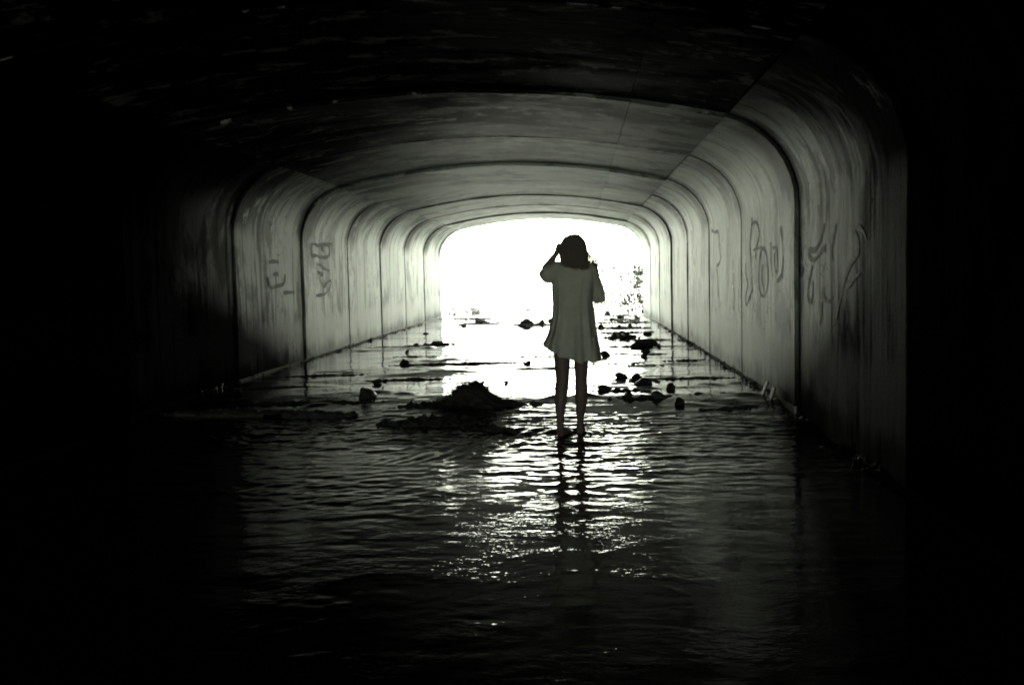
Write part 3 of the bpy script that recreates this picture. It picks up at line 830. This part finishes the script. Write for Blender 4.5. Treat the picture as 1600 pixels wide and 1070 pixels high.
# legs
tube(bm, [(-.07, .0, .90), (-.068, .0, .78), (-.066, .0, .64), (-.067, .0, .53), (-.066, .0, .445), (-.078, -.012, .345), (-.083, -.014, .28), (-.088, -.016, .18), (-.090, -.018, .095), (-.092, -.02, .03)],
     [.085, .083, .070, .063, .056, .055, .052, .038, .028, .032], 16)
tube(bm, [(.09, .03, .90), (.09, .04, .78), (.088, .055, .62), (.087, .065, .53), (.085, .07, .44), (.086, .078, .335), (.083, .085, .27), (.077, .10, .17), (.072, .115, .085), (.072, .12, .03)],
     [.085, .080, .064, .058, .052, .054, .051, .038, .028, .031], 16)
for hx, hy, dxx, dyy in ((-.095, -.045, .085, .19), (.070, .09, .01, .22)):          # feet: heel, arch, ball, toes
    tube(bm, [(hx, hy, .012), (hx + dxx * .25, hy + dyy * .25, .026), (hx + dxx * .6, hy + dyy * .6, .014), (hx + dxx * .85, hy + dyy * .85, .006)],
         [(.03, .032), (.032, .038), (.041, .022), (.036, .014)], 12)
    L = math.hypot(dxx, dyy); nx_, ny_ = dyy / L, -dxx / L
    for q in range(5):
        o_ = (q - 2) * .0155
        e = .97 + (.10 if q == 0 else .05 - .02 * q) 
        tube(bm, [(hx + dxx * .8 + nx_ * o_, hy + dyy * .8 + ny_ * o_, .006), (hx + dxx * e + nx_ * o_, hy + dyy * e + ny_ * o_, .003)], [.0105 if q == 0 else .0085] * 2, 8)
# trunk, neck
tube(bm, [(.01, .015, .80), (.01, .015, .90), (.015, .01, 1.03), (.025, .01, 1.15), (.035, .005, 1.28), (.043, .0, 1.355), (.046, .0, 1.385)],
     [(.15, .10), (.155, .105), (.12, .085), (.135, .09), (.155, .09), (.11, .07), (.055, .055)], 20)
tube(bm, [(.045, -.005, 1.35), (.045, .0, 1.42), (.046, .01, 1.47)], [.058, .050, .05], 14)
# head with a face turned up the tunnel
ball(bm, (.046, .012, 1.525), (.074, .092, .092), 3)
ball(bm, (.046, .040, 1.468), (.054, .062, .060), 3)
ball(bm, (.046, .088, 1.435), (.022, .018, .016), 2)
ball(bm, (.046, .108, 1.492), (.011, .020, .020), 2)
ball(bm, (.046, .098, 1.512), (.010, .016, .030), 2)
ball(bm, (.046, .095, 1.458), (.024, .013, .007), 2)
for s in (-1, 1):
    ball(bm, (.046 + s * .031, .088, 1.516), (.014, .013, .010), 2)
    ball(bm, (.046 + s * .030, .090, 1.535), (.020, .012, .006), 2)
    ball(bm, (.046 + s * .035, .075, 1.485), (.022, .025, .022), 2)
    ball(bm, (.046 + s * .077, .010, 1.50), (.010, .020, .030), 2)
# left arm up, hand in the hair
tube(bm, [(-.10, .005, 1.335), (-.15, .03, 1.325), (-.205, .075, 1.30)], [.052, .045, .036], 12)
tube(bm, [(-.205, .075, 1.300), (-.185, .085, 1.36), (-.135, .085, 1.425), (-.098, .075, 1.475)], [.035, .036, .029, .021], 12)
tube(bm, [(-.098, .075, 1.475), (-.075, .06, 1.515), (-.058, .045, 1.545)], [(.023, .020), (.036, .016), (.038, .013)], 12)
for q in range(4):
    oy = .045 + (1.5 - q) * -.018 + .0
    Lf = (.060, .072, .076, .064)[q]
    tube(bm, [(-.060, oy + .005, 1.540), (-.045, oy - .004, 1.54 + Lf * .5), (-.016, oy - .012, 1.54 + Lf)], [.0095, .009, .0075], 8)
tube(bm, [(-.085, .045, 1.50), (-.068, .018, 1.515), (-.054, .002, 1.53)], [.012, .010, .008], 8)
# right arm folded, hand open at the shoulder
tube(bm, [(.165, .0, 1.325), (.21, .05, 1.20), (.262, .105, 1.085)], [.052, .044, .036], 12)
tube(bm, [(.262, .105, 1.085), (.262, .145, 1.14), (.238, .175, 1.23), (.216, .185, 1.305)], [.036, .037, .029, .021], 12)
tube(bm, [(.216, .185, 1.300), (.211, .187, 1.335), (.207, .187, 1.360)], [(.024, .018), (.033, .016), (.033, .013)], 12)
for q in range(4):
    ox = .207 + (q - 1.5) * .0165
    Lf = (.050, .062, .066, .056)[q]
    sp = (q - 1.5) * .008
    tube(bm, [(ox, .187, 1.355), (ox + sp * .6, .180, 1.36 + Lf * .5), (ox + sp * 1.3, .165 - .005 * q, 1.36 + Lf)], [.0088, .0082, .0068], 8)
tube(bm, [(.190, .18, 1.315), (.172, .165, 1.335), (.166, .155, 1.362)], [.012, .010, .008], 8)
body = fused('body', bm, .0052, 3, wader, M['skin'])

# tunic
bm = bmesh.new()
RG = [(1.432, .005, .087, .050, -.002), (1.412, -.045, .135, .066, -.002), (1.385, -.100, .188, .080, 0), (1.345, -.140, .216, .094, 0), (1.29, -.150, .220, .108, .005), (1.23, -.143, .208, .115, .008), (1.15, -.139, .195, .114, .01), (1.065, -.138, .187, .113, .012),
      (.956, -.147, .196, .125, .015), (.852, -.170, .209, .142, .02), (.790, -.192, .216, .152, .02)]
HEMX = [-.25, -.223, -.11, .072, .237, .27]; HEMZ = [.73, .722, .645, .600, .594, .60]
NA = 72
def ring_pts(xl, xr, d, yc, fold):
    cx, rx = (xl + xr) / 2, (xr - xl) / 2
    out = []
    for k in range(NA):
        a = 2 * math.pi * k / NA
        ca, sa = math.cos(a), math.sin(a)
        e = .86
        X = cx + rx * math.copysign(abs(ca) ** e, ca); Yq = yc + d * math.copysign(abs(sa) ** e, sa)
        f = fold * (.55 * math.sin(5 * a + .6) + .35 * math.sin(9 * a + 2.0) + .3 * math.sin(14 * a + 1))
        ss = abs(sa) ** .5
        out.append((X + ca * f * .35, Yq + sa * f * (.5 + .5 * ss)))
    return out
rings = []
for i, (z, xl, xr, d, yc) in enumerate(RG):
    fo = .050 * max(0, (1.12 - z) / .4) + (.006 if z < 1.35 else 0)
    rings.append([bm.verts.new((x, y, z)) for x, y in ring_pts(xl, xr, d, yc, fo)])
for j in range(1, 7):
    tq = j / 6
    pts = ring_pts(-.192 - .034 * tq, .216 + .021 * tq, .152 + .03 * tq, .02, .041 + .022 * tq)
    row = []
    for x, y in pts:
        zb = float(np.interp(x, HEMX, HEMZ)) + .008 * math.sin(x * 40 + y * 30)
        row.append(bm.verts.new((x, y, .790 + (zb - .790) * tq)))
    rings.append(row)
# the skirt is hollow below
for q_, dz_ in ((.80, .004), (.62, .05), (.35, .07)):
    rings.append([bm.verts.new((.01 + (v.co.x - .01) * q_, .02 + (v.co.y - .02) * q_, v.co.z + dz_)) for v in rings[len(RG) + 5]])
for A, B in zip(rings, rings[1:]):
    for k in range(NA): bm.faces.new((A[k], A[(k + 1) % NA], B[(k + 1) % NA], B[k]))
bm.faces.new(rings[0]); bm.faces.new(rings[-1])
# sleeves
tube(bm, [(-.02, .0, 1.33), (-.10, .005, 1.325), (-.155, .03, 1.312), (-.196, .06, 1.290), (-.205, .068, 1.283)], [.07, .083, .080, .062, .055], 20)
tube(bm, [(-.12, .01, 1.30), (-.165, .035, 1.272), (-.188, .05, 1.262)], [.05, .045, .03], 14)
tube(bm, [(.10, .0, 1.33), (.165, .005, 1.315), (.205, .04, 1.215), (.238, .08, 1.125), (.250, .10, 1.088)], [.07, .074, .066, .064, .056], 20)
tube(bm, [(.20, .03, 1.20), (.215, .05, 1.12), (.225, .06, 1.083)], [.05, .048, .035], 14)
tunic = fused('tunic', bm, .0055, 4, wader, M['cloth'])
_nrm = [Vector(n.vector) for n in tunic.data.vertex_normals]
_co = []
for v, vn in zip(tunic.data.vertices, _nrm):                  # creases in the cloth
    p = v.co
    k = noise.noise(Vector((p.x * 9 + p.z * 5, p.y * 9, p.z * 4 - p.x * 3))) + .5 * noise.noise(Vector((p.x * 24, p.y * 20, p.z * 7 + 5)))
    _co.extend(p + vn * .0075 * k)
tunic.data.vertices.foreach_set('co', _co); tunic.data.update()
# separate gore hanging at the right side of the hem
bm = bmesh.new(); R = []
for j in range(9):
    tq = j / 8; z = .80 - .205 * tq
    row = []
    for i in range(7):
        s = i / 6
        row.append(bm.verts.new((.165 + (.205 + .035 * tq - .165) * s, -.105 - .055 * tq + .085 * s * s + .010 * math.sin(s * 5 + tq * 2), z - .004 * math.sin(s * 6))))
    R.append(row)
for A, B in zip(R, R[1:]):
    for i in range(6): bm.faces.new((A[i], A[i + 1], B[i + 1], B[i]))
o = obj('gore', bm, M['cloth'], wader)
sm = o.modifiers.new('thick', 'SOLIDIFY'); sm.thickness = .004
smooth(o.data)

# hair
bm = bmesh.new()
HR = [(1.626, .028, .064, .018, .0), (1.618, .002, .090, .044, -.002), (1.60, -.022, .109, .068, -.005), (1.575, -.042, .124, .086, -.008), (1.545, -.056, .136, .094, -.012), (1.515, -.064, .143, .094, -.016), (1.47, -.069, .150, .088, -.028), (1.43, -.066, .154, .080, -.040), (1.40, -.060, .158, .074, -.048), (1.378, -.046, .160, .064, -.055), (1.36, .02, .158, .050, -.062), (1.345, .07, .158, .036, -.066)]
NH = 64; rings = []
for i, (z, xl, xr, d, yc) in enumerate(HR):
    row = []
    for k in range(NH):
        a = 2 * math.pi * k / NH
        ca, sa = math.cos(a), math.sin(a)
        g_ = 1 + (.035 * math.sin(a * 11 + 1.5 * math.sin(z * 8)) + .03 * math.sin(a * 19 + z * 9) + .02 * math.sin(a * 31 + 2)) * min(1, i / 4)
        drop = -.012 * math.sin(a * 7 + 1) * (i >= 9)
        row.append(bm.verts.new(((xl + xr) / 2 + (xr - xl) / 2 * ca * g_, yc + d * sa * g_, z + drop)))
    rings.append(row)
for A, B in zip(rings, rings[1:]):
    for k in range(NH): bm.faces.new((A[k], A[(k + 1) % NH], B[(k + 1) % NH], B[k]))
bm.faces.new(rings[0]); bm.faces.new(rings[-1])
bmesh.ops.recalc_face_normals(bm, faces=bm.faces)
hair = obj('hair', bm, M['hair'], wader); smooth(hair.data)
bm = bmesh.new()
for i in range(170):                                           # loose strands over the mass
    a = random.uniform(math.pi * .95, math.pi * 2.05)
    pts = []
    lf = random.uniform(0, .006)
    for (z, xl, xr, d, yc) in HR[3:random.choice((9, 10, 11))]:
        pts.append(((xl + xr) / 2 + ((xr - xl) / 2 + lf) * math.cos(a), yc + (d + lf) * math.sin(a), z))
    e = pts[-1]
    pts.append((e[0] + random.gauss(.004, .008), e[1] + random.gauss(0, .006), e[2] - random.uniform(.01, .035)))
    tube(bm, pts, [.0022] * (len(pts) - 1) + [.0008], 4)
for i in range(11):
    x0 = .150 + .004 * random.random()
    tube(bm, [(x0, -.02, 1.48), (x0 + .010 + .004 * i * .5, -.02, 1.44), (x0 + .016 + .003 * i, -.015, 1.40), (x0 + .024 + .004 * i, -.01, 1.372)], [.0016, .0016, .0014, .0008], 4)
obj('strands', bm, M['hair'], hair)
